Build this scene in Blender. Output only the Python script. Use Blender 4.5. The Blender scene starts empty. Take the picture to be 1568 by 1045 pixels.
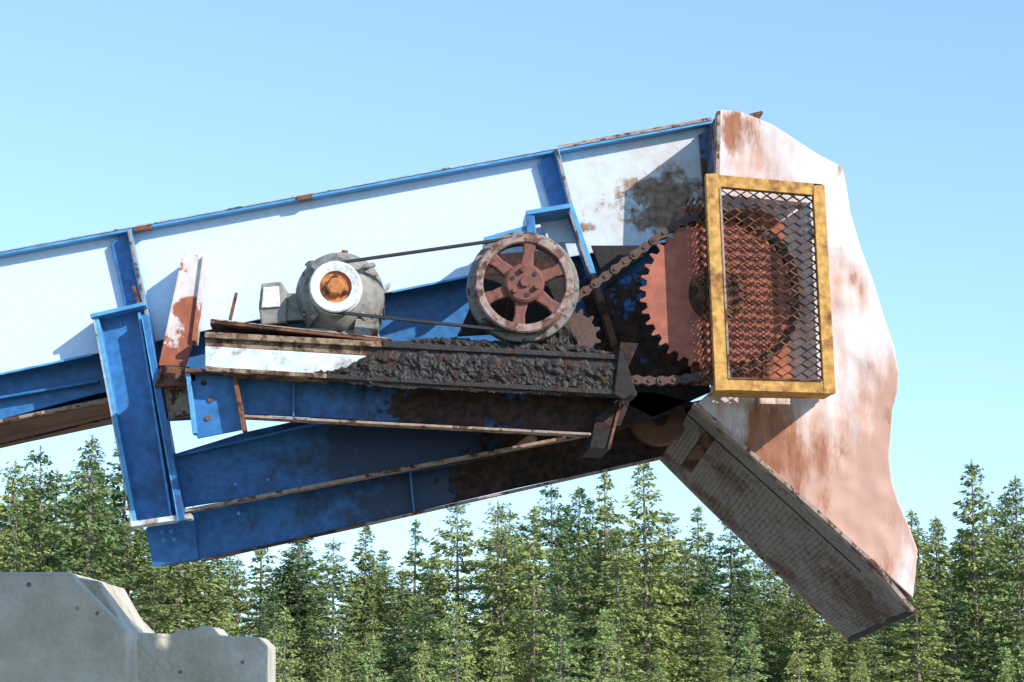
import bpy, bmesh, math, random
from mathutils import Vector, noise, Matrix
random.seed(7)
scene=bpy.context.scene
S=scene
S.view_settings.view_transform='Standard'; S.view_settings.look='None'; S.view_settings.exposure=0
# ---------------------------------------------------------------- camera (survey of the photo)
F=3500.0; PITCH=math.radians(8); YAW=math.radians(3); CAM=Vector((0,-9,1.6))
fw=Vector((math.sin(YAW)*math.cos(PITCH),math.cos(YAW)*math.cos(PITCH),math.sin(PITCH)))
rt=Vector((math.cos(YAW),-math.sin(YAW),0)); up=rt.cross(fw)
def W(px,py,y):
    d=fw+rt*((px-784)/F)+up*((522.5-py)/F)
    return CAM+d*((y-CAM.y)/d.y)
def M(px,y): return px*(9+y)/F     # size in metres of a measured length at depth y
cd=bpy.data.cameras.new("camera"); cam=bpy.data.objects.new("camera",cd); S.collection.objects.link(cam)
cam.location=CAM; cam.rotation_euler=(math.pi/2+PITCH,0,-YAW)
cd.sensor_width=36; cd.lens=36*F/1568; cd.clip_end=6000; S.camera=cam
# ---------------------------------------------------------------- light
sv=Vector((0.32,-0.33,0.245)).normalized()
el=math.asin(sv.z); th=math.atan2(sv.x,sv.y)
ld=bpy.data.lights.new("sun","SUN"); sun=bpy.data.objects.new("sun",ld); S.collection.objects.link(sun)
ld.energy=5; ld.angle=math.radians(0.5); ld.color=(1,0.96,0.89)
sun.rotation_euler=(math.pi/2-el,0,math.pi-th); sun.location=(20,-20,20)
w=bpy.data.worlds.new("World"); S.world=w; w.use_nodes=True
nt=w.node_tree; bg=nt.nodes['Background']; sk=nt.nodes.new('ShaderNodeTexSky')
sk.sky_type='NISHITA'; sk.sun_disc=False; sk.sun_elevation=el; sk.sun_rotation=th
sk.air_density=1.0; sk.dust_density=0.0; sk.ozone_density=2.0; sk.altitude=0
tcw=nt.nodes.new('ShaderNodeTexCoord'); adw=nt.nodes.new('ShaderNodeVectorMath'); adw.operation='ADD'; adw.inputs[1].default_value=(0,0,.13)
now=nt.nodes.new('ShaderNodeVectorMath'); now.operation='NORMALIZE'
nt.links.new(tcw.outputs['Generated'],adw.inputs[0]); nt.links.new(adw.outputs[0],now.inputs[0]); nt.links.new(now.outputs[0],sk.inputs[0])
mu=nt.nodes.new('ShaderNodeMix'); mu.data_type='RGBA'; mu.blend_type='MULTIPLY'; mu.inputs[0].default_value=1; mu.clamp_result=False
nt.links.new(sk.outputs[0],mu.inputs[6]); mu.inputs[7].default_value=(1.92,2.0,1.92,1)
nt.links.new(mu.outputs[2],bg.inputs[0]); bg.inputs[1].default_value=0.15
# ---------------------------------------------------------------- materials
def newmat(name):
    m=bpy.data.materials.new(name); m.use_nodes=True
    return m,m.node_tree,m.node_tree.nodes['Principled BSDF']
def col(c): return (c[0],c[1],c[2],1)
def paint(name,base,rust=(.22,.085,.035),thr=.70,scale=6,rough=.45,spots=(),rust2=None,bump=.25,var=.25,soft=.05,spec=.5,stretch=(1,1,1),sp=.3,dent=0,wash=None):
    m,t,b=newmat(name); N=t.nodes; L=t.links
    tc=N.new('ShaderNodeTexCoord'); mp=N.new('ShaderNodeMapping'); mp.inputs['Scale'].default_value=stretch
    L.new(tc.outputs['Object'],mp.inputs[0])
    n1=N.new('ShaderNodeTexNoise'); n1.inputs['Scale'].default_value=scale; n1.inputs['Detail'].default_value=8; n1.inputs['Roughness'].default_value=.68
    L.new(mp.outputs[0],n1.inputs[0])
    def addspots(val,spots,sp):
        for (px,py,y,r) in spots:
            c=W(px,py,y)
            d=N.new('ShaderNodeVectorMath'); d.operation='DISTANCE'; L.new(tc.outputs['Object'],d.inputs[0]); d.inputs[1].default_value=c
            mr=N.new('ShaderNodeMapRange'); mr.inputs[1].default_value=0; mr.inputs[2].default_value=M(r,y)*1.3; mr.inputs[3].default_value=sp; mr.inputs[4].default_value=0
            L.new(d.outputs['Value'],mr.inputs[0])
            a=N.new('ShaderNodeMath'); a.operation='ADD'; L.new(val,a.inputs[0]); L.new(mr.outputs[0],a.inputs[1]); val=a.outputs[0]
        return val
    val=addspots(n1.outputs[0],spots,sp)
    mr=N.new('ShaderNodeMapRange'); mr.inputs[1].default_value=thr; mr.inputs[2].default_value=thr+soft; L.new(val,mr.inputs[0])
    n2=N.new('ShaderNodeTexNoise'); n2.inputs['Scale'].default_value=scale*3.1; n2.inputs['Detail'].default_value=5; L.new(mp.outputs[0],n2.inputs[0])
    def mix(fac,a,bb):
        x=N.new('ShaderNodeMix'); x.data_type='RGBA'
        if isinstance(fac,float): x.inputs[0].default_value=fac
        else: L.new(fac,x.inputs[0])
        for i,v in ((6,a),(7,bb)):
            if isinstance(v,tuple): x.inputs[i].default_value=col(v)
            else: L.new(v,x.inputs[i])
        return x.outputs[2]
    r2=N.new('ShaderNodeMapRange'); r2.inputs[1].default_value=.35; r2.inputs[2].default_value=.68; L.new(n2.outputs[0],r2.inputs[0])
    dk=tuple(x*(1-var) for x in base); lt=tuple(min(1,x*(1+var*.6)) for x in base)
    basec=mix(r2.outputs[0],dk,lt)
    if wash:
        wc,wspots,wthr,wsoft,wsp=wash
        wv=addspots(n1.outputs[0],wspots,wsp)
        wm=N.new('ShaderNodeMapRange'); wm.inputs[1].default_value=wthr; wm.inputs[2].default_value=wthr+wsoft; L.new(wv,wm.inputs[0])
        basec=mix(wm.outputs[0],basec,wc)
    rr=rust2 or tuple(x*.35 for x in rust)
    rustc=mix(r2.outputs[0],rr,rust)
    c=mix(mr.outputs[0],basec,rustc)
    L.new(c,b.inputs['Base Color'])
    rg=N.new('ShaderNodeMapRange'); rg.inputs[3].default_value=rough; rg.inputs[4].default_value=.9; L.new(mr.outputs[0],rg.inputs[0]); L.new(rg.outputs[0],b.inputs['Roughness'])
    b.inputs['Specular IOR Level'].default_value=spec
    n3=N.new('ShaderNodeTexNoise'); n3.inputs['Scale'].default_value=90; n3.inputs['Detail'].default_value=3; L.new(tc.outputs['Object'],n3.inputs[0])
    ad=N.new('ShaderNodeMath'); ad.operation='MULTIPLY_ADD'; L.new(n3.outputs[0],ad.inputs[0]); ad.inputs[1].default_value=.5; L.new(mr.outputs[0],ad.inputs[2])
    bp=N.new('ShaderNodeBump'); bp.inputs['Strength'].default_value=bump; bp.inputs['Distance'].default_value=.004; L.new(ad.outputs[0],bp.inputs['Height'])
    last=bp
    if dent:
        n4=N.new('ShaderNodeTexNoise'); n4.inputs['Scale'].default_value=2.2; n4.inputs['Detail'].default_value=3; L.new(tc.outputs['Object'],n4.inputs[0])
        b2=N.new('ShaderNodeBump'); b2.inputs['Strength'].default_value=1; b2.inputs['Distance'].default_value=dent; L.new(n4.outputs[0],b2.inputs['Height']); L.new(bp.outputs[0],b2.inputs['Normal']); last=b2
    L.new(last.outputs[0],b.inputs['Normal'])
    return m
BLUE=(.034,.175,.43)
m_panel=paint("sunlit_panel_blue",(.66,.77,.90),rust=(.40,.25,.16),rust2=(.17,.10,.07),thr=.80,scale=13,var=.06,bump=.1,sp=.34,soft=.12,  # blue paint made near white; the sun's glare is put into the base colour
   spots=[(945,312,0,75),(1010,300,0,60),(1065,290,0,70),(1040,370,0,70),(595,438,0,22),(885,350,0,30)],rough=.4,
   wash=((.60,.50,.40),[(940,320,0,130),(1050,260,0,90)],.56,.4,.34))
m_blue=paint("blue_paint",BLUE,rust=(.2,.08,.035),thr=.66,scale=9,wash=((.012,.07,.2),[(250,760,0,120)],.54,.2,.15))
m_blue_sunlit=paint("sunlit_flange_blue",(.09,.34,.62),rust=(.28,.12,.05),thr=.64,scale=11,stretch=(.5,1,1))  # lit copy of the blue: sunlight on flanges and edges is painted in
m_blue_r=paint("rusty_blue_paint",BLUE,rust=(.11,.045,.025),rust2=(.02,.013,.012),thr=.46,scale=9,bump=.6,spots=[(850,680,0,220),(900,640,-.4,150)])
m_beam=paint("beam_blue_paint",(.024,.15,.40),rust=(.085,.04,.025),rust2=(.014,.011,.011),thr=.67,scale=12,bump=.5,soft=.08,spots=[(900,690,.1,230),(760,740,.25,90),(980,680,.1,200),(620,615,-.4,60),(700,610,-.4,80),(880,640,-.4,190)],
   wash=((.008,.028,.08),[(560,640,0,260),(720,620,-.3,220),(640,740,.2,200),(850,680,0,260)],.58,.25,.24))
m_rust=paint("rusty_steel",(.20,.08,.042),rust=(.09,.04,.025),thr=.5,scale=12,rough=.8,bump=.7)
m_rustdark=paint("dark_rusted_steel",(.022,.016,.014),rust=(.09,.035,.02),thr=.52,scale=12,rough=.8,bump=.7)
m_rustedge=paint("rusty_flange_edge",(.40,.28,.22),rust=(.16,.07,.035),thr=.52,scale=16,rough=.8)
m_edge=paint("pale_edge_highlight",(.45,.48,.50),rust=(.25,.12,.06),thr=.56,scale=14,rough=.7,stretch=(.6,1,1))  # edge highlight painted as a pale colour, with real rust over it
m_brown=paint("brown_pan_steel",(.20,.09,.045),rust=(.10,.045,.025),thr=.55,scale=2.5,rough=.75,stretch=(1,.4,4),soft=.3,var=.05)
m_white=paint("sunlit_white_paint",(.70,.77,.80),rust=(.42,.24,.12),thr=.54,scale=9,var=.16,soft=.12)  # blown-out sun on the channel web and post foot painted as white
m_arm=paint("pink_rusty_arm_paint",(.72,.62,.57),rust=(.42,.13,.07),rust2=(.30,.09,.05),thr=.62,scale=9,var=.15,sp=.35,spots=[(262,555,-.15,75),(290,470,-.15,28)])
m_hood=paint("hood_pink_white_paint",(.80,.74,.71),rust=(.43,.18,.10),rust2=(.31,.12,.065),thr=.77,scale=6.5,soft=.18,var=.09,bump=.25,dent=.08,sp=.36,
   spots=[(1165,690,-.33,85),(1110,215,-.33,60),(1130,185,-.33,50),(1345,870,-.33,60),(1375,640,-.33,45),(1290,256,-.33,35),(1385,790,-.33,35),(1190,645,-.33,95),(1250,760,-.33,70),(1335,560,-.33,25),(1290,690,-.33,45),(1305,430,-.33,28)],stretch=(1.9,1,.55),
   wash=((.60,.34,.25),[(1200,720,-.33,250),(1150,250,-.33,90),(1330,800,-.33,160),(1372,600,-.33,70),(1290,430,-.33,50)],.57,.36,.42))
m_hoodin=paint("hood_flange_dark",(.06,.13,.25),rust=(.18,.08,.04),thr=.5,scale=14,bump=.5)
m_red=paint("red_oxide_sprocket",(.42,.12,.07),rust=(.2,.07,.04),thr=.58,scale=8,rough=.7,soft=.15)
m_guardback=paint("rust_orange_plate",(.44,.14,.075),rust=(.14,.05,.035),rust2=(.05,.025,.02),thr=.58,scale=6,rough=.8,bump=.6,sp=.3,spots=[(1140,445,-.35,70),(1230,420,-.35,60)])
m_yellow=paint("yellow_guard_paint",(.68,.36,.10),rust=(.40,.16,.06),rust2=(.18,.075,.035),thr=.50,scale=11,rough=.75,var=.35,soft=.16,bump=.5,spec=.25)
m_mesh=paint("expanded_metal_rust",(.20,.075,.035),rust=(.09,.045,.025),thr=.5,scale=10,rough=.75)
m_chute=paint("chute_underside_steel",(.25,.205,.18),rust=(.19,.095,.055),rust2=(.09,.05,.033),thr=.54,scale=14,rough=.75,bump=1,soft=.2,sp=.3,spots=[(1330,930,.2,120),(1120,720,.2,50),(1200,860,.8,60),(1100,770,.8,60),(1020,690,.8,60)])
m_motor=paint("grey_motor_enamel",(.30,.28,.245),rust=(.13,.075,.045),thr=.57,scale=12,rough=.65,soft=.1,spec=.3,wash=((.16,.14,.12),[],.50,.2,0))
m_sunlit_metal=paint("sunlit_cast_iron",(.80,.78,.74),rust=(.5,.3,.18),thr=.72,scale=20,rough=.4)  # sunlit cast iron: the brightness is put into this white base
m_orange=paint("orange_rust_hub",(.55,.19,.06),rust=(.3,.09,.04),thr=.55,scale=20,rough=.8)
m_rim=paint("sheave_rim_worn",(.36,.24,.20),rust=(.22,.10,.07),thr=.48,scale=16,rough=.55)
m_pulley=paint("brown_red_cast_iron",(.20,.065,.045),rust=(.28,.11,.08),thr=.55,scale=14,rough=.6)
m_rimgrey=paint("worn_grey_rim",(.26,.23,.21),rust=(.10,.06,.045),thr=.52,scale=16,rough=.5)
m_rubber=paint("belt_rubber",(.02,.02,.022),rust=(.06,.055,.05),thr=.6,scale=20,rough=.6)
m_grease=paint("caked_grease",(.028,.020,.018),rust=(.15,.065,.04),rust2=(.06,.03,.022),thr=.54,scale=16,rough=.6,bump=1,soft=.1,stretch=(1,1,.7),spec=.5)
m_chain=paint("rusty_chain",(.10,.055,.04),rust=(.22,.10,.06),thr=.55,scale=30,rough=.7)
m_tan=paint("rust_stained_steel_angle",(.36,.24,.15),rust=(.13,.055,.032),thr=.46,scale=18,rough=.75,soft=.12,bump=.6)
def concrete():
    m,t,b=newmat("weathered_concrete"); N=t.nodes; L=t.links
    tc=N.new('ShaderNodeTexCoord'); n=N.new('ShaderNodeTexNoise'); n.inputs['Scale'].default_value=3; n.inputs['Detail'].default_value=10; n.inputs['Roughness'].default_value=.7
    L.new(tc.outputs['Object'],n.inputs[0]); r=N.new('ShaderNodeValToRGB'); L.new(n.outputs[0],r.inputs[0])
    r.color_ramp.elements[0].position=.3; r.color_ramp.elements[0].color=(.45,.38,.28,1); r.color_ramp.elements[1].position=.65; r.color_ramp.elements[1].color=(.74,.66,.54,1)
    v=N.new('ShaderNodeTexNoise'); v.inputs['Scale'].default_value=30; v.inputs['Detail'].default_value=6; L.new(tc.outputs['Object'],v.inputs[0])
    p=N.new('ShaderNodeTexVoronoi'); p.inputs['Scale'].default_value=9; L.new(tc.outputs['Object'],p.inputs[0])
    nn=N.new('ShaderNodeMath'); nn.operation='MULTIPLY_ADD'; L.new(v.outputs[0],nn.inputs[0]); nn.inputs[1].default_value=.25; L.new(p.outputs['Distance'],nn.inputs[2])
    pr=N.new('ShaderNodeMapRange'); pr.inputs[1].default_value=.17; pr.inputs[2].default_value=.24; L.new(nn.outputs[0],pr.inputs[0])
    mx=N.new('ShaderNodeMix'); mx.data_type='RGBA'; L.new(pr.outputs[0],mx.inputs[0]); mx.inputs[6].default_value=(.25,.21,.17,1); L.new(r.outputs[0],mx.inputs[7])
    L.new(mx.outputs[2],b.inputs['Base Color']); b.inputs['Roughness'].default_value=.9; b.inputs['Specular IOR Level'].default_value=.2
    ad=N.new('ShaderNodeMath'); ad.operation='ADD'; L.new(v.outputs[0],ad.inputs[0]); L.new(pr.outputs[0],ad.inputs[1])
    bp=N.new('ShaderNodeBump'); bp.inputs['Strength'].default_value=.8; bp.inputs['Distance'].default_value=.02; L.new(ad.outputs[0],bp.inputs['Height']); L.new(bp.outputs[0],b.inputs['Normal'])
    return m
m_conc=concrete()
# ---------------------------------------------------------------- helpers
def empty(name):
    e=bpy.data.objects.new(name,None); S.collection.objects.link(e); e.empty_display_size=.2; return e
def mk(name,verts,faces,mat,parent=None,bevel=.003,smooth=False,fix=True):
    me=bpy.data.meshes.new(name); me.from_pydata([tuple(v) for v in verts],[],faces)
    if fix:
        bm=bmesh.new(); bm.from_mesh(me); bmesh.ops.recalc_face_normals(bm,faces=bm.faces); bm.to_mesh(me); bm.free()
    me.materials.append(mat)
    o=bpy.data.objects.new(name,me); S.collection.objects.link(o)
    if parent: o.parent=parent
    if smooth:
        for p in me.polygons: p.use_smooth=True
    if bevel:
        md=o.modifiers.new("bevel","BEVEL"); md.width=bevel; md.segments=2; md.limit_method='ANGLE'; md.angle_limit=math.radians(40)
    return o
def prism(name,pts,y0,y1,mat,parent,bevel=.003,yoff=None):
    n=len(pts); a=[W(p[0],p[1],y0+(yoff[i] if yoff else 0)) for i,p in enumerate(pts)]; b=[Vector((v.x,y1,v.z)) for v in a]
    f=[list(range(n)),list(range(2*n-1,n-1,-1))]+[[i,(i+1)%n,n+(i+1)%n,n+i] for i in range(n)]
    return mk(name,a+b,f,mat,parent,bevel)
def bar(name,p,q,wd,y0,y1,mat,parent,bevel=.002):
    d=Vector((q[0]-p[0],q[1]-p[1])).normalized(); n=Vector((-d.y,d.x))*wd/2
    return prism(name,[(p[0]+n.x,p[1]+n.y),(q[0]+n.x,q[1]+n.y),(q[0]-n.x,q[1]-n.y),(p[0]-n.x,p[1]-n.y)],y0,y1,mat,parent,bevel)
def lathe(name,c,prof,mat,parent,seg=64,bevel=0,smooth=True,closed=False):
    vs=[];fs=[];n=len(prof)
    for i in range(seg):
        a=2*math.pi*i/seg
        for r,y in prof: vs.append((c.x+r*math.cos(a),y,c.z+r*math.sin(a)))
    for i in range(seg):
        j=(i+1)%seg
        for k in range(n if closed else n-1):
            k2=(k+1)%n
            fs.append([i*n+k,j*n+k,j*n+k2,i*n+k2])
    o=mk(name,vs,fs,mat,parent,bevel,smooth)
    md=o.modifiers.new("es","EDGE_SPLIT"); md.split_angle=math.radians(35)
    return o
def cyl(name,px,py,r,y0,y1,mat,parent,seg=32):
    c=W(px,py,y0); R=M(r,y0)
    return lathe(name,c,[(0.0001,y0),(R*.93,y0),(R,y0+.006),(R,y1),(0.0001,y1)],mat,parent,seg)
def rod(name,a,b,r,mat,parent,seg=10):
    a=Vector(a); b=Vector(b); d=(b-a); z=d.normalized(); x=z.orthogonal().normalized(); y=z.cross(x)
    vs=[]
    for e in (a,b):
        for i in range(seg):
            t=2*math.pi*i/seg; vs.append(e+x*r*math.cos(t)+y*r*math.sin(t))
    fs=[[i,(i+1)%seg,seg+(i+1)%seg,seg+i] for i in range(seg)]+[list(range(seg)),list(range(2*seg-1,seg-1,-1))]
    return mk(name,vs,fs,mat,parent,0)
def boxm(name,c,s,mat,parent,bevel=.003):
    x,y,z=s[0]/2,s[1]/2,s[2]/2
    vs=[(c[0]+i*x,c[1]+j*y,c[2]+k*z) for i in(-1,1) for j in(-1,1) for k in(-1,1)]
    return mk(name,vs,[[0,1,3,2],[4,6,7,5],[0,4,5,1],[2,3,7,6],[0,2,6,4],[1,5,7,3]],mat,parent,bevel)
# ================================================================ CONVEYOR
cv=empty("belt_conveyor")
def tl(x): return 388-0.1855*x if x<1100 else 184   # top line
XL=-900
prism("side_panel",[(XL,tl(XL)+4),(1090,tl(1090)+4),(1100,360),(905,388),(730,420),(600,447),(150,541),(0,573),(XL,760)],0,.012,m_panel,cv)
prism("far_side_panel",[(XL,570),(1090,190),(1060,600),(0,660),(XL,850)],.86,.872,m_blue,cv)
bar("top_flange",(XL,tl(XL)),(1095,tl(1095)),6,-.065,.06,m_blue_sunlit,cv)
bar("top_flange_lip",(XL,tl(XL)-3),(860,tl(860)-3),2,-.07,-.064,m_edge,cv,0)
bar("top_flange_rust_lip",(860,tl(860)-3),(1090,tl(1090)-3),2.5,-.07,-.064,m_rustedge,cv,0)
bar("splice_plate",(855,tl(855)-5),(1090,tl(1090)-5),3,-.06,0,m_rustedge,cv)
bar("rust_joint",(455,304),(478,300),7,-.074,-.03,m_rust,cv); bar("rust_joint_2",(205,351),(232,347),7,-.074,-.03,m_rust,cv)
prism("cover_deck",[(XL,tl(XL)-1),(1095,tl(1095)-1),(1095,tl(1095)+3),(XL,tl(XL)+3)],.06,.86,m_blue,cv)
prism("lower_side_band",[(XL,740),(0,560),(150,528),(600,435),(905,375),(1100,345),(1090,560),(960,565),(700,520),(420,560),(150,603),(0,643),(XL,850)],.14,.155,m_blue,cv)
bar("panel_bottom_lip",(600,447),(728,421),3,-.012,-.001,m_blue_sunlit,cv,0)
bar("panel_bottom_lip_2",(0,573),(140,543),3,-.012,-.001,m_blue_sunlit,cv,0)
bar("band_lip",(XL,850),(0,645),5,.10,.15,m_rustedge,cv); bar("band_lip_2",(0,645),(420,560),5,.10,.15,m_rustedge,cv)
bar("band_mid_flange",(-300,660),(150,583),4,.08,.139,m_blue,cv)
prism("belt_pan",[(XL,846),(0,642),(420,556),(1000,470),(1000,476),(420,564),(0,652),(XL,856)],.16,.86,m_brown,cv)
bar("pan_rib",(XL,900),(300,608),3,.5,.52,m_rust,cv)
for i,x in enumerate((-500,)):
    p=W(x,655-0.22*x,.2); rod("return_roller_%d"%i,(p.x,.2,p.z-.03),(p.x,.84,p.z-.03),.05,m_rust,cv,20)
for k,(x,y,x2,y2) in enumerate([(197,352,228,500),(852,228,884,352)]):
    bar("stiffener_edge_%d"%k,(x,y),(x2,y2),7,-.085,-.03,m_blue_sunlit,cv)
    bar("stiffener_lip_%d"%k,(x,y),(x2,y2),4,-.091,-.0855,m_rustedge,cv,0)
    prism("stiffener_web_%d"%k,[(x-28,y+22),(x-4,y),(x2-4,y2),(x2-28,y2+8)],-.03,-.004,m_blue,cv)
for x in (-420,):
    for yy in (.05,.78):
        p=W(x,800-0.0*x,yy); boxm("trestle_leg",(p.x,yy,(p.z+.4)/2),(.12,.12,p.z+.4),m_blue,cv)
# leg post
prism("post_web",[(150,488),(222,472),(275,800),(207,802)],-.07,-.055,m_blue,cv)
bar("post_left_flange",(146,486),(206,806),9,-.15,-.03,m_blue_sunlit,cv)
bar("post_left_edge",(143,486),(203,806),2.5,-.153,-.151,m_edge,cv,0)
bar("post_right_flange",(221,482),(278,798),11,-.17,-.03,m_blue,cv)
bar("post_right_edge",(217,484),(273,798),2,-.173,-.171,m_blue_sunlit,cv,0)
bar("post_inner_flange",(212,478),(262,790),4,-.12,-.071,m_blue_sunlit,cv)
bar("post_cap",(138,484),(222,465),6,-.17,.0,m_blue_sunlit,cv)
bar("post_foot",(200,803),(292,790),8,-.16,-.02,m_white,cv)
bar("post_bolt",(204,438),(212,466),5,-.12,-.10,m_rust,cv)
# lower beams
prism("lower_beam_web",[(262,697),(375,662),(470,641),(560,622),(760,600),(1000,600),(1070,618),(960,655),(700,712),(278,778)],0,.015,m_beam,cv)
bar("lower_beam_top_flange",(262,700),(600,622),4,-.07,.0,m_blue,cv)
bar("lower_beam_bottom_flange",(278,783),(905,663),5,-.085,.016,m_rustedge,cv)
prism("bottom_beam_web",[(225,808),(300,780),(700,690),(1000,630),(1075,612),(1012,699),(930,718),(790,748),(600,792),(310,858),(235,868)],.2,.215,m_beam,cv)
bar("bottom_beam_flange",(308,858),(560,803),4,.14,.2,m_rust,cv); bar("bottom_beam_flange_2",(560,803),(1012,701),4,.14,.2,m_rustedge,cv)
prism("beam_end_plate",[(223,809),(298,796),(304,856),(234,868)],.17,.195,m_blue,cv)
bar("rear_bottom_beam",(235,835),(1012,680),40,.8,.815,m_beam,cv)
bar("beam_stiffener",(628,722),(634,785),4,.16,.2,m_blue,cv)
for (x,y) in ((248,815),(262,814),(266,826),(250,828)):
    cyl("bolt",x,y,3.5,.162,.172,m_blue_sunlit,cv,8)
for (x,y) in ((365,786),(360,742),(410,735)):
    cyl("bolt_small",x,y,3,-.01,.0,m_blue_sunlit,cv,8)
bar("drive_post_upper",(872,312),(908,420),10,-.16,-.05,m_blue_sunlit,cv)
bar("drive_post_upper_lip",(868,312),(904,420),3,-.164,-.161,m_rustedge,cv,0)
bar("drive_post_lower",(908,420),(958,580),10,-.16,-.05,m_rust,cv)
bar("drive_post_lower_web",(890,400),(940,575),26,-.06,-.04,m_blue_r,cv)
bar("bearing_shelf",(806,326),(874,315),7,-.3,-.05,m_blue_sunlit,cv)
prism("bearing_shelf_gusset",[(806,330),(818,330),(822,362),(806,368)],-.3,-.06,m_blue,cv)
prism("bearing_shelf_back",[(822,330),(870,322),(884,372),(840,372)],-.08,-.06,m_panel,cv)
bar("bearing_arm",(742,368),(806,350),9,-.28,-.1,m_blue_sunlit,cv)
prism("take_up_plate",[(925,440),(1010,400),(1060,560),(1000,590),(940,560)],-.04,-.02,m_blue_r,cv)
prism("drive_backing_plate",[(905,376),(985,376),(985,395),(930,440)],-.06,-.045,m_rustdark,cv)
prism("skirt_plate",[(895,470),(1060,520),(1090,600),(1000,640),(940,610)],.0,.01,m_rustdark,cv)
c=W(1010,640,.1); lathe("head_drum",c,[(.001,.1),(.105,.1),(.11,.11),(.11,.8),(.001,.8)],m_brown,cv,48)
lathe("head_drum_hub",c,[(.001,.06),(.03,.06),(.035,.1)],m_rustdark,cv,20)
prism("head_bracket",[(1085,655),(1100,665),(1060,722),(1045,712)],-.1,.0,m_rust,cv)
# ================================================================ MOTOR MOUNT FRAME
mf=empty("motor_mount_frame")
prism("deck_plate",[(313,508),(585,523),(585,532),(313,517)],-.62,-.06,m_tan,mf)
prism("deck_plate_greasy",[(586,523),(945,543),(945,551),(586,532)],-.612,-.06,m_grease,mf)
prism("channel_web_clean",[(314,530),(560,545),(560,556),(470,579),(314,561)],-.60,-.59,m_white,mf)
prism("channel_web_top",[(314,517),(570,531),(570,545),(314,530)],-.598,-.588,m_tan,mf)
bar("channel_bottom_lip",(314,565),(500,576),7,-.62,-.45,m_tan,mf)
bar("channel_bottom_lip_greasy",(500,576),(975,603),7,-.62,-.45,m_grease,mf)
prism("channel_web_right",[(540,529),(945,551),(968,600),(540,578)],-.597,-.585,m_grease,mf)
bar("slide_rail",(322,492),(600,522),6,-.60,-.40,m_rust,mf); bar("slide_rail_rear",(322,496),(600,524),6,-.30,-.15,m_rust,mf)
bar("slide_rail_lip",(324,489),(600,519),1.6,-.603,-.598,m_rustedge,mf,0)
prism("lower_channel_web",[(366,578),(968,606),(950,652),(905,663),(370,634)],-.42,-.405,m_beam,mf)
bar("lower_channel_lip",(370,637),(905,665),4,-.5,-.405,m_rustedge,mf)
bar("channel_stiffener",(450,585),(449,638),3,-.47,-.42,m_blue,mf)
prism("end_plate",[(950,524),(978,526),(962,562),(974,600),(955,612),(940,604)],-.63,-.60,m_rustdark,mf)
prism("end_leg",[(912,640),(955,608),(935,688),(903,686)],-.50,-.1,m_rustdark,mf)
bar("end_leg_edge",(952,610),(932,688),4,-.51,-.501,m_rust,mf,0)
prism("end_bracket_box",[(285,568),(362,572),(374,658),(302,672)],-.50,-.485,m_blue,mf)
bar("end_bracket_top",(283,567),(365,570),6,-.58,-.30,m_rust,mf)
bar("end_bracket_side",(358,570),(374,660),7,-.57,-.48,m_rust,mf)
bar("end_bracket_left",(287,568),(298,664),7,-.56,-.48,m_blue_sunlit,mf)
for (x,y) in ((312,586),(322,612),(318,640)): 
    cyl("bolt_hole_boss",x,y,4.5,-.508,-.50,m_rust,mf,12)
prism("arm_plate",[(283,388),(318,391),(312,430),(298,520),(284,562),(247,560),(262,480)],-.15,-.135,m_arm,mf)
bar("arm_side_flange",(313,392),(296,522),6,-.17,-.03,m_arm,mf)
bar("arm_left_edge",(281,392),(245,560),5,-.155,-.02,m_arm,mf)
prism("arm_foot",[(246,562),(290,562),(284,590),(236,592)],-.20,-.10,m_rust,mf)
prism("arm_stub",[(250,594),(284,592),(292,636),(258,642)],-.13,-.08,m_rustedge,mf)
bar("cross_member",(268,575),(300,575),18,-.5,-.1,m_rust,mf)
bar("adjuster_bolt",(352,490),(362,448),5,-.5,-.487,m_rust,mf)
def lumps(name,outline,y0,y1,nx,ny,amp,mat,parent,seed,ed=1.0):
    vs=[];fs=[]
    def yb(x):
        for a,b in zip(outline,outline[1:]):
            if a[0]<=x<=b[0]:
                t=(x-a[0])/(b[0]-a[0]); return a[1]+(b[1]-a[1])*t,a[2]+(b[2]-a[2])*t
        return outline[-1][1:]
    x0,x1=outline[0][0],outline[-1][0]
    for i in range(nx+1):
        x=x0+(x1-x0)*i/nx; t,b=yb(x)
        n=noise.noise(Vector((x*.05,seed,0)))*6+noise.noise(Vector((x*.2,seed,3)))*6
        n2=noise.noise(Vector((x*.06,seed,9)))*6+noise.noise(Vector((x*.25,seed,13)))*4
        t+=n*ed; b+=n2*ed
        for j in range(ny+1):
            v=j/ny; y=t+(b-t)*v
            e=min(1,min(v,1-v)*6)
            f1=noise.fractal(Vector((x*.05,y*.06,seed)),.5,2.1,6)
            d=y0-amp*e*max(0,.4+.75*f1)
            p=W(x,y,y0); p.y=d; vs.append(p)
        p=W(x,t+4,y0); p.y=y1; vs.append(p)
    m=ny+2
    for i in range(nx):
        for j in range(ny): fs.append([i*m+j,(i+1)*m+j,(i+1)*m+j+1,i*m+j+1])
        fs.append([i*m,i*m+ny+1,(i+1)*m+ny+1,(i+1)*m])
    return mk(name,vs,fs,mat,parent,0,True)
lumps("grease_buildup",[(470,574,580),(530,562,586),(560,546,590),(600,537,593),(700,541,598),(840,550,604),(945,557,608),(968,590,609)],-.606,-.45,400,40,.018,m_grease,mf,2.3,.6)
lumps("grease_on_deck",[(590,526,534),(640,519,540),(700,517,545),(780,524,548),(850,528,552),(900,531,556),(940,542,560)],-.56,-.25,240,20,.02,m_grease,mf,5.1,.6)
lumps("grease_under_sheave",[(800,512,530),(830,505,540),(865,482,545),(884,520,548)],-.46,-.30,60,16,.03,m_grease,mf,8.1,.6)
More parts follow.
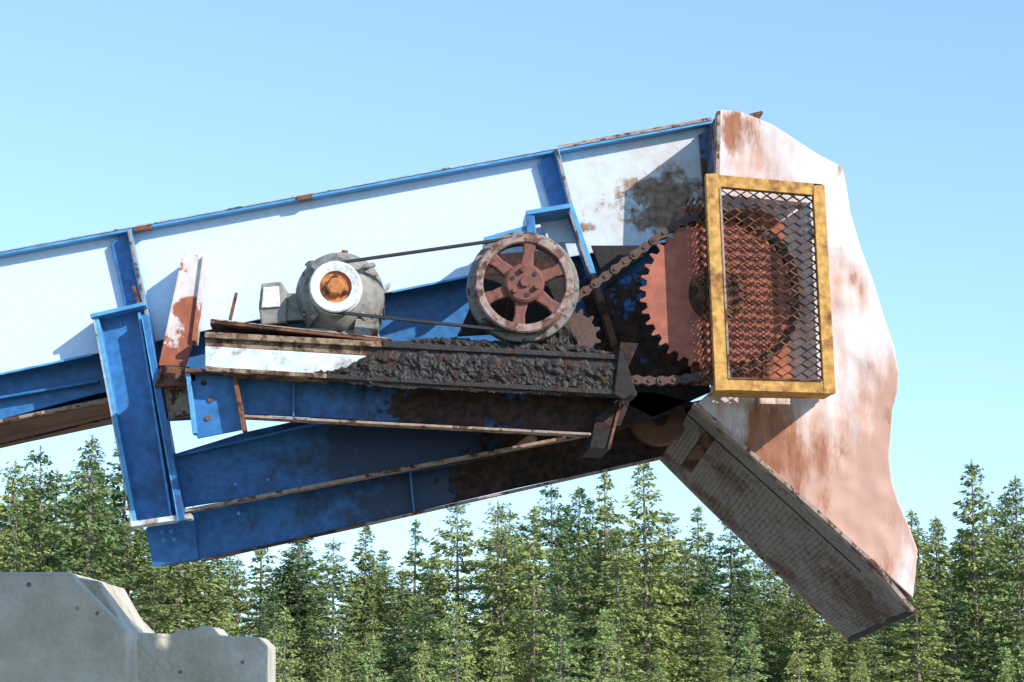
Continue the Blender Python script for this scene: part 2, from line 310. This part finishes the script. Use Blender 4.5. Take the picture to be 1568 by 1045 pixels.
# ================================================================ MOTOR
mo=empty("electric_motor")
c=W(514,441,-.60); k=M(1,-.6)
c2=W(520,450,-.5)
lathe("end_bell",c2,[(.001,-.56),(28*k,-.56),(44*k,-.545),(60*k,-.50),(68*k,-.46),(70*k,-.44),(70*k,-.40),(.06,-.40)],m_motor,mo)
lathe("stator_body",c2,[(62*k,-.41),(63*k,-.12),(52*k,-.08),(.001,-.08)],m_motor,mo)
for i in range(34):
    a=2*math.pi*i/34; r0,r1=60*k,71*k; dx,dz=math.cos(a),math.sin(a); tx,tz=-dz*.0035,dx*.0035
    vs=[]
    for y in (-.40,-.13):
        for r,s in ((r0,-1),(r1,-1),(r1,1),(r0,1)): vs.append((c2.x+dx*r+tx*s,y,c2.z+dz*r+tz*s))
    mk("fin_%d"%i,vs,[[0,1,2,3],[7,6,5,4],[0,4,5,1],[1,5,6,2],[2,6,7,3],[3,7,4,0]],m_motor,mo,0)
for i in range(6):
    a=math.radians(30+60*i); r=62*k; p=(c2.x+r*math.cos(a),c2.z+r*math.sin(a))
    rod("bell_bolt_%d"%i,(p[0],-.50,p[1]),(p[0],-.44,p[1]),.011,m_rustedge,mo)
for i in range(4):
    a=math.radians(45+90*i); dx,dz=math.cos(a),math.sin(a); tx,tz=-dz*.01,dx*.01; vs=[]
    for y,ra,rb in ((-.545,46*k,60*k),(-.42,46*k,77*k)):
        for r,s in ((ra,-1),(rb,-1),(rb,1),(ra,1)): vs.append((c2.x+dx*r+tx*s,y,c2.z+dz*r+tz*s))
    mk("bell_lug_%d"%i,vs,[[0,1,2,3],[7,6,5,4],[0,4,5,1],[1,5,6,2],[2,6,7,3],[3,7,4,0]],m_motor,mo,.004)
prism("junction_box",[(400,434),(430,431),(440,446),(438,494),(400,498),(396,470)],-.50,-.34,m_motor,mo,.008)
prism("junction_box_lid",[(403,440),(427,438),(429,470),(400,472)],-.512,-.50,m_sunlit_metal,mo,.004)
prism("junction_neck",[(430,448),(462,450),(466,490),(432,492)],-.46,-.36,m_motor,mo)
prism("foot",[(470,502),(575,505),(586,522),(460,514)],-.50,-.15,m_motor,mo)
prism("foot_bracket",[(545,488),(580,492),(578,520),(540,514)],-.54,-.46,m_motor,mo)
rod("eye_bolt",W(528,398,-.4),W(528,384,-.4),.012,m_rust,mo); rod("lug_bolt",W(478,414,-.5),W(476,400,-.5),.011,m_motor,mo)
ss=empty("motor_sheave")
lathe("rim",c,[(25*k,-.625),(38*k,-.632),(40*k,-.628),(40*k,-.612),(36*k,-.60),(36*k,-.592),(41*k,-.58),(41*k,-.55),(24*k,-.55),(24*k,-.60)],m_sunlit_metal,ss,closed=True)
lathe("hub",c,[(.001,-.622),(7*k,-.622),(7*k,-.612),(24*k,-.612),(24.5*k,-.55)],m_orange,ss,32)
lathe("hub_boss",c,[(.001,-.645),(12*k,-.645),(15*k,-.635),(15*k,-.61)],m_orange,ss,6)
for i in range(3):
    a=math.radians(90+120*i); p=(c.x+17*k*math.cos(a),c.z+17*k*math.sin(a)); rod("hub_bolt_%d"%i,(p[0],-.628,p[1]),(p[0],-.61,p[1]),.009,m_rust,ss,6)
# ================================================================ BIG SHEAVE
bs=empty("large_v_belt_sheave")
C=W(803,434,-.63); k2=M(1,-.63)
def R(x): return x*k2
lathe("front_rim",C,[(R(64),-.628),(R(66),-.634),(R(75),-.634),(R(77.5),-.628),(R(77.5),-.615),(R(73),-.60),(R(73),-.59),(R(78),-.578),(R(78),-.56),(R(64),-.56)],m_rim,bs,96,closed=True)
lathe("rear_rim",C,[(R(70),-.555),(R(86),-.555),(R(88),-.55),(R(88),-.48),(R(84),-.47),(R(70),-.47)],m_rimgrey,bs,96,closed=True)
lathe("hub",C,[(.001,-.655),(R(8),-.655),(R(9),-.648),(R(27),-.648),(R(31),-.64),(R(32),-.60),(R(20),-.55)],m_pulley,bs,48)
lathe("bore",C,[(.001,-.662),(R(7),-.662),(R(7),-.65)],m_pulley,bs,6)
for i in range(3):
    a=math.radians(90+120*i+10); p=(C.x+R(20)*math.cos(a),C.z+R(20)*math.sin(a)); rod("hub_bolt_%d"%i,(p[0],-.668,p[1]),(p[0],-.64,p[1]),.011,m_rust,bs,6)
    a+=math.pi/3; p=(C.x+R(20)*math.cos(a),C.z+R(20)*math.sin(a)); rod("hub_hole_%d"%i,(p[0],-.651,p[1]),(p[0],-.64,p[1]),.009,m_rubber,bs,10)
for i in range(6):
    a=math.radians(82+60*i); u=(math.cos(a),math.sin(a)); v=(-u[1],u[0]); vs=[]
    for y in (-.625,-.585):
        for r,wd in ((R(24),R(11)),(R(50),R(8)),(R(66),R(11))):
            for s in (-1,1): vs.append((C.x+u[0]*r+v[0]*wd*s,y,C.z+u[1]*r+v[1]*wd*s))
    mk("spoke_%d"%i,vs,[[0,1,3,2],[2,3,5,4],[6,8,9,7],[8,10,11,9],[0,2,8,6],[2,4,10,8],[1,7,9,3],[3,9,11,5]],m_pulley,bs,.005)
lathe("jackshaft",C,[(.001,-.56),(.03,-.56),(.03,-.05),(.001,-.05)],m_rust,bs,24)
prism("pillow_block",[(780,440),(840,436),(872,500),(866,520),(770,516)],-.40,-.25,m_grease,bs,.01)
prism("sheave_back_plate",[(745,390),(850,382),(885,430),(880,505),(700,515),(720,470)],-.30,-.28,m_rustdark,bs)
vb=empty("v_belt")
def belt(name,c1,r1,c2,r2,y0,y1,thk,mat,parent):
    d=Vector((c2.x-c1.x,c2.z-c1.z)); D=d.length; ang=math.atan2(d.y,d.x); b=math.acos((r1-r2)/D)
    pts=[]
    n=24
    for i in range(n+1):
        a=ang+b+(2*math.pi-2*b)*i/n; pts.append((c1.x,c1.z,r1,a))
    for i in range(n+1):
        a=ang-b+(2*b)*i/n; pts.append((c2.x,c2.z,r2,a))
    vs=[]
    for cx,cz,r,a in pts:
        for rr,y in ((r,y0),(r+thk,y0),(r+thk,y1),(r,y1)): vs.append((cx+rr*math.cos(a),y,cz+rr*math.sin(a)))
    N=len(pts); fs=[]
    for i in range(N):
        j=(i+1)%N
        for q in range(4): fs.append([i*4+q,j*4+q,j*4+(q+1)%4,i*4+(q+1)%4])
    mk(name,vs,fs,mat,parent,0)
belt("belt",c,36*k,C,R(73),-.612,-.590,.010,m_rubber,vb)
# ================================================================ SPROCKET + CHAIN
sp=empty("chain_sprocket")
yc=-.45; SC=W(1098,451,yc); ks=M(1,yc)
def gear(name,Cc,n,r0,r1,y0,y1,mat,parent):
    pts=[]
    for i in range(n):
        for f,r in ((0,r0),(.3,r0),(.5,r1),(.68,r1),(.85,r0)):
            a=2*math.pi*(i+f)/n; pts.append((Cc.x+r*math.cos(a),Cc.z+r*math.sin(a)))
    N=len(pts); vs=[(p[0],y0,p[1]) for p in pts]+[(p[0],y1,p[1]) for p in pts]
    fs=[list(range(N)),list(range(2*N-1,N-1,-1))]+[[i,(i+1)%N,N+(i+1)%N,N+i] for i in range(N)]
    mk(name,vs,fs,mat,parent,.0015)
gear("toothed_disc",SC,40,112*ks,122*ks,yc-.01,yc+.01,m_red,sp)
lathe("hub",SC,[(.001,yc-.08),(20*ks,yc-.08),(24*ks,yc-.07),(26*ks,yc-.02),(45*ks,yc-.018),(46*ks,yc)],m_rust,sp,40)
lathe("shaft",SC,[(.001,yc-.11),(10*ks,yc-.11),(10*ks,yc+.4)],m_rust,sp,20)
dsc=W(877,515,yc); gear("drive_pinion",dsc,13,36*ks,44*ks,yc-.01,yc+.01,m_chain,sp)
ch=empty("roller_chain")
def chainpath():
    r1=44*ks; r2=126*ks; d=Vector((SC.x-dsc.x,SC.z-dsc.z)); D=d.length; ang=math.atan2(d.y,d.x); b=math.acos((r1-r2)/D)
    P=[]
    for i in range(25):
        a=ang+b+(2*math.pi-2*b)*i/24; P.append(Vector((dsc.x+r1*math.cos(a),dsc.z+r1*math.sin(a))))
    e0=P[-1]; a=ang-b; e1=Vector((SC.x+r2*math.cos(a),SC.z+r2*math.sin(a)))
    for i in range(1,12):
        t=i/12; q=e0.lerp(e1,t); q.y-=.045*math.sin(math.pi*t); P.append(q)
    for i in range(61):
        a=ang-b+2*b*i/60; P.append(Vector((SC.x+r2*math.cos(a),SC.z+r2*math.sin(a))))
    P.append(P[0]); return P
P=chainpath(); tot=sum((P[i+1]-P[i]).length for i in range(len(P)-1)); nl=int(round(tot/.046)/2)*2; pit=tot/nl
pins=[];acc=0;nxt=0
for i in range(len(P)-1):
    L_=(P[i+1]-P[i]).length
    while nxt<=acc+L_ and len(pins)<nl:
        pins.append(P[i].lerp(P[i+1],(nxt-acc)/L_)); nxt+=pit
    acc+=L_
vs=[];fs=[]
def plate(a,b,y0,y1,h):
    d=(b-a).normalized(); ang=math.atan2(d.y,d.x); out=[]
    for cc,s in ((b,-90),(a,90)):
        for i in range(7):
            t=ang+math.radians(s+30*i); out.append((cc.x+h*math.cos(t),cc.y+h*math.sin(t)))
        m_=(a+b)/2; nn=Vector((-d.y,d.x))*(h*.62)*(1 if s==-90 else -1); out.append((m_.x+nn.x,m_.y+nn.y))
    n=len(out); o=len(vs)
    vs.extend([(p[0],y0,p[1]) for p in out]); vs.extend([(p[0],y1,p[1]) for p in out])
    fs.append([o+i for i in range(n)]); fs.append([o+2*n-1-i for i in range(n)])
    for i in range(n): fs.append([o+i,o+(i+1)%n,o+n+(i+1)%n,o+n+i])
def disc(cc,y0,y1,r,seg=10):
    o=len(vs)
    for y in (y0,y1):
        for i in range(seg): vs.append((cc.x+r*math.cos(6.2832*i/seg),y,cc.y+r*math.sin(6.2832*i/seg)))
    fs.append([o+i for i in range(seg)]); fs.append([o+2*seg-1-i for i in range(seg)])
    for i in range(seg): fs.append([o+i,o+(i+1)%seg,o+seg+(i+1)%seg,o+seg+i])
for i in range(len(pins)):
    a=pins[i]; b=pins[(i+1)%len(pins)]; off=.022 if i%2 else .016
    for s in (-1,1): plate(a,b,yc+s*off-.003,yc+s*off+.003,.0185)
    disc(a,yc-.031,yc+.031,.007); disc(a,yc-.013,yc+.013,.013)
mk("links",vs,fs,m_chain,ch,0)
# ================================================================ GUARD
gd=empty("chain_guard")
g0,g1=-.60,-.36
def lp(a,b,t): return (a[0]+(b[0]-a[0])*t,a[1]+(b[1]-a[1])*t)
bar("frame_left",(1091,266),(1106,598),21,g0-.012,g0+.03,m_yellow,gd)
bar("frame_right",(1254,284),(1271,603),18,g0-.0125,g0+.03,m_yellow,gd)
bar("frame_top",(1102,277),(1245,290),18,g0-.010,g0+.03,m_yellow,gd)
bar("frame_bottom",(1116,588),(1262,593),19,g0-.010,g0+.03,m_yellow,gd)
bar("frame_inner_left",(1103,287),(1117,580),3,g0-.016,g0-.004,m_rustedge,gd,0)
bar("frame_inner_bottom",(1118,579),(1258,583),2,g0-.016,g0-.004,m_rust,gd,0)
def quad(name,pts,mat,parent,th=.004):
    a=[Vector(p) for p in pts]; n=(a[1]-a[0]).cross(a[2]-a[0]).normalized()*th
    vs=a+[p+n for p in a]; return mk(name,vs,[[0,1,2,3],[7,6,5,4],[0,4,5,1],[1,5,6,2],[2,6,7,3],[3,7,4,0]],mat,parent,0)
def dy(p,y0,y1): v=W(p[0],p[1],y0); return v,Vector((v.x,y1,v.z))
a,b_=dy((1096,598),g0+.031,g1); c_,d_=dy((1278,602),g0+.031,g1); quad("bottom_pan",[a,c_,d_,b_],m_yellow,gd)
a,b_=dy((1084,268),g0+.031,g1); c_,d_=dy((1260,284),g0+.031,g1); quad("top_strip",[a,c_,d_,b_],m_rust,gd)
a,b_=dy((1276,600),-.47,g1); c_,d_=dy((1262,290),-.47,g1); quad("right_shade_plate",[a,c_,d_,b_],m_guardback,gd)  # unseen plate added so its shadow darkens the right side behind the mesh
def mesh_panel(name,O,U,V,nu,nv,wd,th,mat,parent):
    vs=[];fs=[]; nrm=U.cross(V).normalized()
    def pt(i,j): return O+U*(i/nu)+V*(j/nv)
    def seg(a,b):
        d=(b-a); 
        if d.length<1e-6: return
        s=nrm.cross(d.normalized())*wd/2; o=len(vs); e=d.normalized()*wd*.3
        tilt=nrm*th*.6
        for q in (a-e,b+e):
            vs.extend([q-s-nrm*th/2-tilt,q+s-nrm*th/2+tilt,q+s+nrm*th/2+tilt,q-s+nrm*th/2-tilt])
        fs.extend([[o,o+1,o+2,o+3],[o+7,o+6,o+5,o+4],[o,o+4,o+5,o+1],[o+1,o+5,o+6,o+2],[o+2,o+6,o+7,o+3],[o+3,o+7,o+4,o]])
    for i in range(nu):
        for j in range(nv):
            A=pt(i,j+.5);B=pt(i+.5,j);C_=pt(i+1,j+.5);D_=pt(i+.5,j+1)
            seg(A,B);seg(B,C_);seg(C_,D_);seg(D_,A)
    mk(name,vs,fs,mat,parent,0)
O=W(1107,588,g0+.012); U=W(1269,593,g0+.012)-O; V=W(1093,277,g0+.012)-O
mesh_panel("front_mesh",O,U,V,8,23,.0052,.004,m_mesh,gd)
O=W(1098,590,g0+.035); V=W(1086,300,g0+.035)-O; U=W(1060,590,g1)-O
mesh_panel("side_mesh",O,U,V,4,22,.0055,.004,m_mesh,gd)
prism("side_back_strip",[(1045,322),(1090,315),(1096,590),(1060,590)],g1+.003,g1+.012,m_guardback,gd)
prism("backing_plate",[(1060,325),(1165,318),(1200,340),(1212,580),(1062,585)],g1+.014,g1+.024,m_guardback,gd)
lathe("bearing_housing",W(1150,450,g1),[(.001,-.42),(.07,-.42),(.09,-.40),(.10,-.355),(.17,-.352),(.17,-.34)],m_grease,gd,40)
rod("white_handle",W(1228,312,-.55),W(1240,368,-.55),.02,m_white,gd,14)
# ================================================================ HOOD + CHUTE
hd=empty("discharge_hood")
yf=-.33; yb=.87
prof=[(1103,168),(1128,170),(1150,177),(1185,192),(1215,212),(1250,235),(1290,256),(1296,285),(1302,325),(1318,380),(1337,430),(1352,480),(1369,530),(1376,570),(1374,600),(1366,630),(1364,665),(1361,700),(1365,735),(1376,770),(1392,806),(1405,842),(1402,880),(1398,916)]
bot=[(1337,860),(1240,772),(1135,680),(1066,619)]
lft=[(1088,600),(1098,400)]
poly=prof+bot+lft
prism("side_plate",poly,yf,yf+.01,m_hood,hd,.004)
prism("far_side_plate",poly,yb,yb+.01,m_hood,hd,.004)
vs=[];fs=[]
PR=[(1098,400)]+prof
NY=12
for i,p in enumerate(PR):
    v=W(p[0],p[1],yf)
    for j in range(NY+1):
        y=yf+.002+(yb-yf)*j/NY
        bb=noise.noise(Vector((v.x*2,y*2.5,v.z*2)))*.008*math.sin(math.pi*j/NY)
        vs.append(Vector((v.x+bb,y,v.z+bb)))
m=NY+1
for i in range(len(PR)-1):
    for j in range(NY): fs.append([i*m+j,(i+1)*m+j,(i+1)*m+j+1,i*m+j+1])
o=mk("wrap_sheet",vs,fs,m_hood,hd,0,True); md=o.modifiers.new("s","SOLIDIFY"); md.thickness=.006
bar("left_flange",(1101,170),(1098,270),5,yf-.012,yf+.05,m_rustedge,hd)
prism("left_inner_return",[(1101,172),(1098,300),(1094,300),(1097,176)],yf+.05,-.02,m_hoodin,hd)
prism("transition_plate",[(1070,206),(1100,180),(1100,330),(1080,330)],-.03,-.014,m_hoodin,hd)
bar("back_flange_tab",(1120,184),(1168,172),5,.2,.5,m_rust,hd)
cu=empty("discharge_chute")
fe=[(1064,617),(1135,680),(1240,773),(1337,861),(1399,935)]
re=[(1011,699),(1080,768),(1165,850),(1240,922),(1302,979)]
vs=[];fs=[];nu,nv=520,80
def along(L_,t):
    t*=len(L_)-1; i=min(int(t),len(L_)-2); return lp(L_[i],L_[i+1],t-i)
for i in range(nu+1):
    a=W(*along(fe,i/nu),yf+.02); b=W(*along(re,i/nu),yb)
    for j in range(nv+1):
        t=j/nv; p=a.lerp(b,t); q=p.copy()
        on=min(1,max(0,(t-.19)*20))*min(1,(1-t)*20)
        corr=on*(.0065*math.sin(i/nu*2*math.pi*58+1.2*noise.noise(q*3))*(.75+.5*noise.noise(q*4))+.005*noise.noise(q*6)+.009*noise.noise(q*22))
        p.z+=corr; vs.append(p)
m=nv+1
for i in range(nu):
    for j in range(nv): fs.append([i*m+j,(i+1)*m+j,(i+1)*m+j+1,i*m+j+1])
o=mk("chute_floor",vs,fs,m_chute,cu,0,True); md=o.modifiers.new("s","SOLIDIFY"); md.thickness=.006
for i in range(len(fe)-1):
    bar("front_edge_%d"%i,fe[i],fe[i+1],6,yf-.02,yf+.06,m_rustedge,cu,.001)
    a=W(*re[i],yb);b=W(*re[i+1],yb); rod("rear_edge_%d"%i,a,b,.014,m_rustedge,cu,8)
    a=W(*fe[i],yf+.02).lerp(W(*re[i],yb),.17); b=W(*fe[i+1],yf+.02).lerp(W(*re[i+1],yb),.17)
    if i<3: rod("wear_seam_%d"%i,a-Vector((0,0,.006)),b-Vector((0,0,.006)),.006,m_rustdark,cu,6)
rod("lip",W(*fe[-1],yf+.02),W(*re[-1],yb),.014,m_rustdark,cu,8)
# ================================================================ CONCRETE BLOCKS
e=empty("concrete_block")
prism("block_body",[(-260,876),(106,876),(193,966),(194,1200),(-260,1200)],3.04,4.6,m_conc,e,.012)
prism("block_shoulder",[(104,879),(118,884),(150,890),(192,965),(150,968)],3.2,4.4,m_conc,e,.008)
e=empty("concrete_block")
prism("block_body",[(197,968),(262,971),(275,964),(296,965),(308,958),(324,960),(334,973),(395,976),(410,990),(407,1230),(197,1230)],3.6,4.5,m_conc,e,.012)
for x0,x1,yy in ((-260,194,3.05),(198,407,3.65)):
    a=W(x0,1195,yy);b=W(x1,1195,yy)
    ee=empty("concrete_block"); boxm("block_body",((a.x+b.x)/2,yy+.65,a.z/2+.02),(b.x-a.x-.02,1.0,a.z+.03),m_conc,ee,.02)
# ================================================================ GROUND
def ground():
    m,t,b=newmat("grass_and_gravel"); N=t.nodes; L=t.links
    tc=N.new('ShaderNodeTexCoord'); n=N.new('ShaderNodeTexNoise'); n.inputs['Scale'].default_value=.08; n.inputs['Detail'].default_value=12; L.new(tc.outputs['Object'],n.inputs[0])
    r=N.new('ShaderNodeValToRGB'); L.new(n.outputs[0],r.inputs[0]); r.color_ramp.elements[0].position=.42; r.color_ramp.elements[0].color=(.38,.34,.28,1); r.color_ramp.elements[1].position=.62; r.color_ramp.elements[1].color=(.14,.15,.06,1)
    L.new(r.outputs[0],b.inputs['Base Color']); b.inputs['Roughness'].default_value=1
    n2=N.new('ShaderNodeTexNoise'); n2.inputs['Scale'].default_value=12; n2.inputs['Detail'].default_value=8; L.new(tc.outputs['Object'],n2.inputs[0])
    bp=N.new('ShaderNodeBump'); bp.inputs['Distance'].default_value=.05; L.new(n2.outputs[0],bp.inputs['Height']); L.new(bp.outputs[0],b.inputs['Normal'])
    mk("ground",[(-2500,-2500,0),(2500,-2500,0),(2500,2500,0),(-2500,2500,0)],[[0,1,2,3]],m,None,0)
ground()
# ================================================================ FOREST
def foliage(name,c1,c2,c3,c4):
    m,t,b=newmat(name); N=t.nodes; L=t.links
    tc=N.new('ShaderNodeTexCoord'); n=N.new('ShaderNodeTexNoise'); n.inputs['Scale'].default_value=1.3; n.inputs['Detail'].default_value=3; L.new(tc.outputs['Object'],n.inputs[0])
    r=N.new('ShaderNodeValToRGB'); L.new(n.outputs[0],r.inputs[0]); r.color_ramp.elements[0].position=.38; r.color_ramp.elements[0].color=col(c1); r.color_ramp.elements[1].position=.62; r.color_ramp.elements[1].color=col(c2)
    oi=N.new('ShaderNodeObjectInfo'); rr=N.new('ShaderNodeValToRGB'); L.new(oi.outputs['Random'],rr.inputs[0])
    rr.color_ramp.elements[0].color=col(c4); rr.color_ramp.elements[0].position=.0; rr.color_ramp.elements[1].color=col(c3); rr.color_ramp.elements[1].position=1
    hs=N.new('ShaderNodeMix'); hs.data_type='RGBA'; L.new(r.outputs[0],hs.inputs[6]); L.new(rr.outputs[0],hs.inputs[7]); hs.inputs[0].default_value=.5
    L.new(hs.outputs[2],b.inputs['Base Color']); b.inputs['Roughness'].default_value=.7; b.inputs['Specular IOR Level'].default_value=.2
    return m
m_fol=foliage("conifer_needles",(.08,.14,.05),(.30,.36,.11),(.50,.50,.15),(.06,.15,.07))
m_fol2=foliage("young_conifer_needles",(.24,.32,.09),(.40,.46,.14),(.58,.56,.16),(.26,.38,.14))
m_bark=paint("conifer_bark",(.28,.21,.16),rust=(.36,.30,.24),thr=.5,scale=4,rough=.95)
def conifer(seed,H,Rad,mat,nwh=26,dens=10,leaf=(.12,.27),sparse=.1,expn=.75):
    rnd=random.Random(seed); vs=[];fs=[];mi=[]
    seg=6
    lean=(rnd.uniform(-.012,.012),rnd.uniform(-.012,.012))
    rings=[(0,.013*H),(.3*H,.010*H),(.7*H,.005*H),(H*.99,.001*H)]
    for z,r in rings:
        for i in range(seg): vs.append((r*math.cos(i*6.283/seg)+lean[0]*z,r*math.sin(i*6.283/seg)+lean[1]*z,z))
    for k_ in range(len(rings)-1):
        for i in range(seg): fs.append([k_*seg+i,k_*seg+(i+1)%seg,(k_+1)*seg+(i+1)%seg,(k_+1)*seg+i]); mi.append(1)
    side=rnd.random()*6.28
    for wv in range(nwh):
        t=(wv+rnd.random()*.8)/nwh; z0_=H*(.05+.94*t)
        prof_=((1-t)**expn)*Rad*(.88+.45*noise.noise(Vector((t*9,seed*3.1,0))))+.08
        if t<.12: prof_*=.8+t*1.6
        nb=rnd.randint(5,8) if t<.85 else 6
        if rnd.random()<sparse and t<.85: nb=3
        a0=rnd.random()*6.28
        for b_ in range(nb):
            z=z0_+rnd.uniform(-.18,.18)
            a=a0+6.283*b_/nb+rnd.uniform(-.3,.3); Lb=prof_*rnd.uniform(.5,1.25)*(1+.15*math.cos(a-side))
            rise=rnd.uniform(.35,.8) if t>.7 else (rnd.uniform(.05,.4) if t>.4 else rnd.uniform(-.3,.2))
            dx,dy_=math.cos(a),math.sin(a)
            if Lb>.4:
                o=len(vs); e=(dx*Lb*.8+lean[0]*z,dy_*Lb*.8+lean[1]*z,z+rise*Lb*.6)
                vs.extend([(lean[0]*z,lean[1]*z,z-.025),(lean[0]*z,lean[1]*z,z+.025),e]); fs.append([o,o+1,o+2]); mi.append(1)
            nc=max(5,int(Lb*dens))
            for c_ in range(nc):
                s=(c_+rnd.random())/nc; s=.12+.88*s
                spread=(.28*Lb*(1.08-s)+.07)
                lat=rnd.gauss(0,spread); 
                px=dx*Lb*s-dy_*lat+lean[0]*z; py=dy_*Lb*s+dx*lat+lean[1]*z
                pz=z+rise*Lb*s-.28*Lb*s*s*(1-t)-abs(rnd.gauss(0,.10))
                for q in range(3):
                    sz=rnd.uniform(*leaf)*(1 if t<.8 else .7)
                    aa=a+(1 if lat>0 else -1)*rnd.uniform(0,1.1)
                    ux,uy,uz=math.cos(aa)*sz,math.sin(aa)*sz,rnd.uniform(-.8,.2)*sz
                    wx,wy,wz=-math.sin(aa)*sz*.27,math.cos(aa)*sz*.27,rnd.uniform(-.45,.45)*sz
                    o=len(vs); x0,y0_,z0=px+rnd.gauss(0,.05),py+rnd.gauss(0,.05),pz+rnd.gauss(0,.035)
                    vs.extend([(x0-wx,y0_-wy,z0-wz),(x0+wx,y0_+wy,z0+wz),(x0+ux,y0_+uy,z0+uz)]); fs.append([o,o+1,o+2]); mi.append(0)
    for q in range(18):
        z=H*(.94+.06*q/18); a=rnd.random()*6.28; o=len(vs); s=.2*(1.2-q/18)
        vs.extend([(0+lean[0]*z,lean[1]*z,z-.05),(lean[0]*z,lean[1]*z,z+.05),(math.cos(a)*s+lean[0]*z,math.sin(a)*s+lean[1]*z,z+.12)]); fs.append([o,o+1,o+2]); mi.append(0)
    me=bpy.data.meshes.new("conifer"); me.from_pydata(vs,[],fs); me.materials.append(mat); me.materials.append(m_bark)
    me.polygons.foreach_set("material_index",mi); me.update(); return me
vars_=[conifer(i,12,[2.6,2.1,3.0,2.3,1.9,2.8][i],m_fol,[31,28,26,32,28,26][i],10,(.12,.28),sparse=[.08,.2,.1,.15,.25,.1][i],expn=[.72,.85,.62,.78,.92,.58][i]) for i in range(6)]
young=[conifer(20+i,5,1.35,m_fol2,20,10,(.07,.16)) for i in range(3)]
sky_pts=[(-400,720),(0,680),(60,690),(120,670),(180,680),(300,780),(400,810),(500,800),(580,805),(640,850),(700,780),(760,765),(850,735),(900,725),(960,735),(1050,785),(1120,790),(1200,815),(1300,830),(1400,795),(1450,765),(1500,720),(1568,710),(2000,690)]
def skyline(px):
    for a,b in zip(sky_pts,sky_pts[1:]):
        if a[0]<=px<b[0]: return a[1]+(b[1]-a[1])*(px-a[0])/(b[0]-a[0])
    return 760
fr=empty("distant_conifer_forest")
def place(me,x,y,h,h0,wv=1.0):
    o=bpy.data.objects.new("conifer",me); S.collection.objects.link(o); o.parent=fr
    s=h/h0; o.location=(x,y,-.1); o.scale=(s*wv,s*wv,s); o.rotation_euler=(0,0,random.random()*6.28)
def proj(x,y):
    v=Vector((x,y,1.6))-CAM; return 784+F*(v.dot(rt)/v.dot(fw))
def pos(px,y): return W(px,1014,y).x
keys=[(992,700,82,0),(932,716,88,1),(1495,698,84,3),(1405,775,88,1),(702,762,86,2),(632,792,98,4),(1562,722,78,0),(1068,770,92,1),(762,764,90,5),(850,736,84,2),(1440,785,92,3),
 (130,666,80,0),(60,684,84,2),(185,658,90,3),(15,703,82,5),(400,796,88,1),(455,812,84,0),(560,800,88,3),(510,822,80,2),(815,770,78,4),(890,740,92,3),(1120,785,84,2),(1170,820,88,5),(1530,765,88,2),(1230,830,84,0),(1310,850,84,3)]
for px,ay,y,vi in keys:
    D=y+9; h=1.6+(1014-ay)/F*D; place(vars_[vi],pos(px,y),y,h,12,1.2)
for row in range(6):
    y=76+row*9
    x=-46-row*3
    while x<62+row*4:
        xx=x+random.uniform(-1.4,1.4); yy=y+random.uniform(-4,4); px=proj(xx,yy)
        lim=skyline(px)+random.uniform(8,110)+(60 if row<1 else 0)
        h=1.6+(1014-lim)/F*(yy+9); h=max(4,h)
        place(random.choice(vars_),xx,yy,h,12,random.uniform(1.0,1.45)*(12/h)**.35)
        x+=random.uniform(2.0,3.5)
x=-26
while x<36:
    yy=random.uniform(50,68); h=random.uniform(1.9,3.5); place(random.choice(young),x,yy,h,5,1.25); x+=random.uniform(.8,2.2)
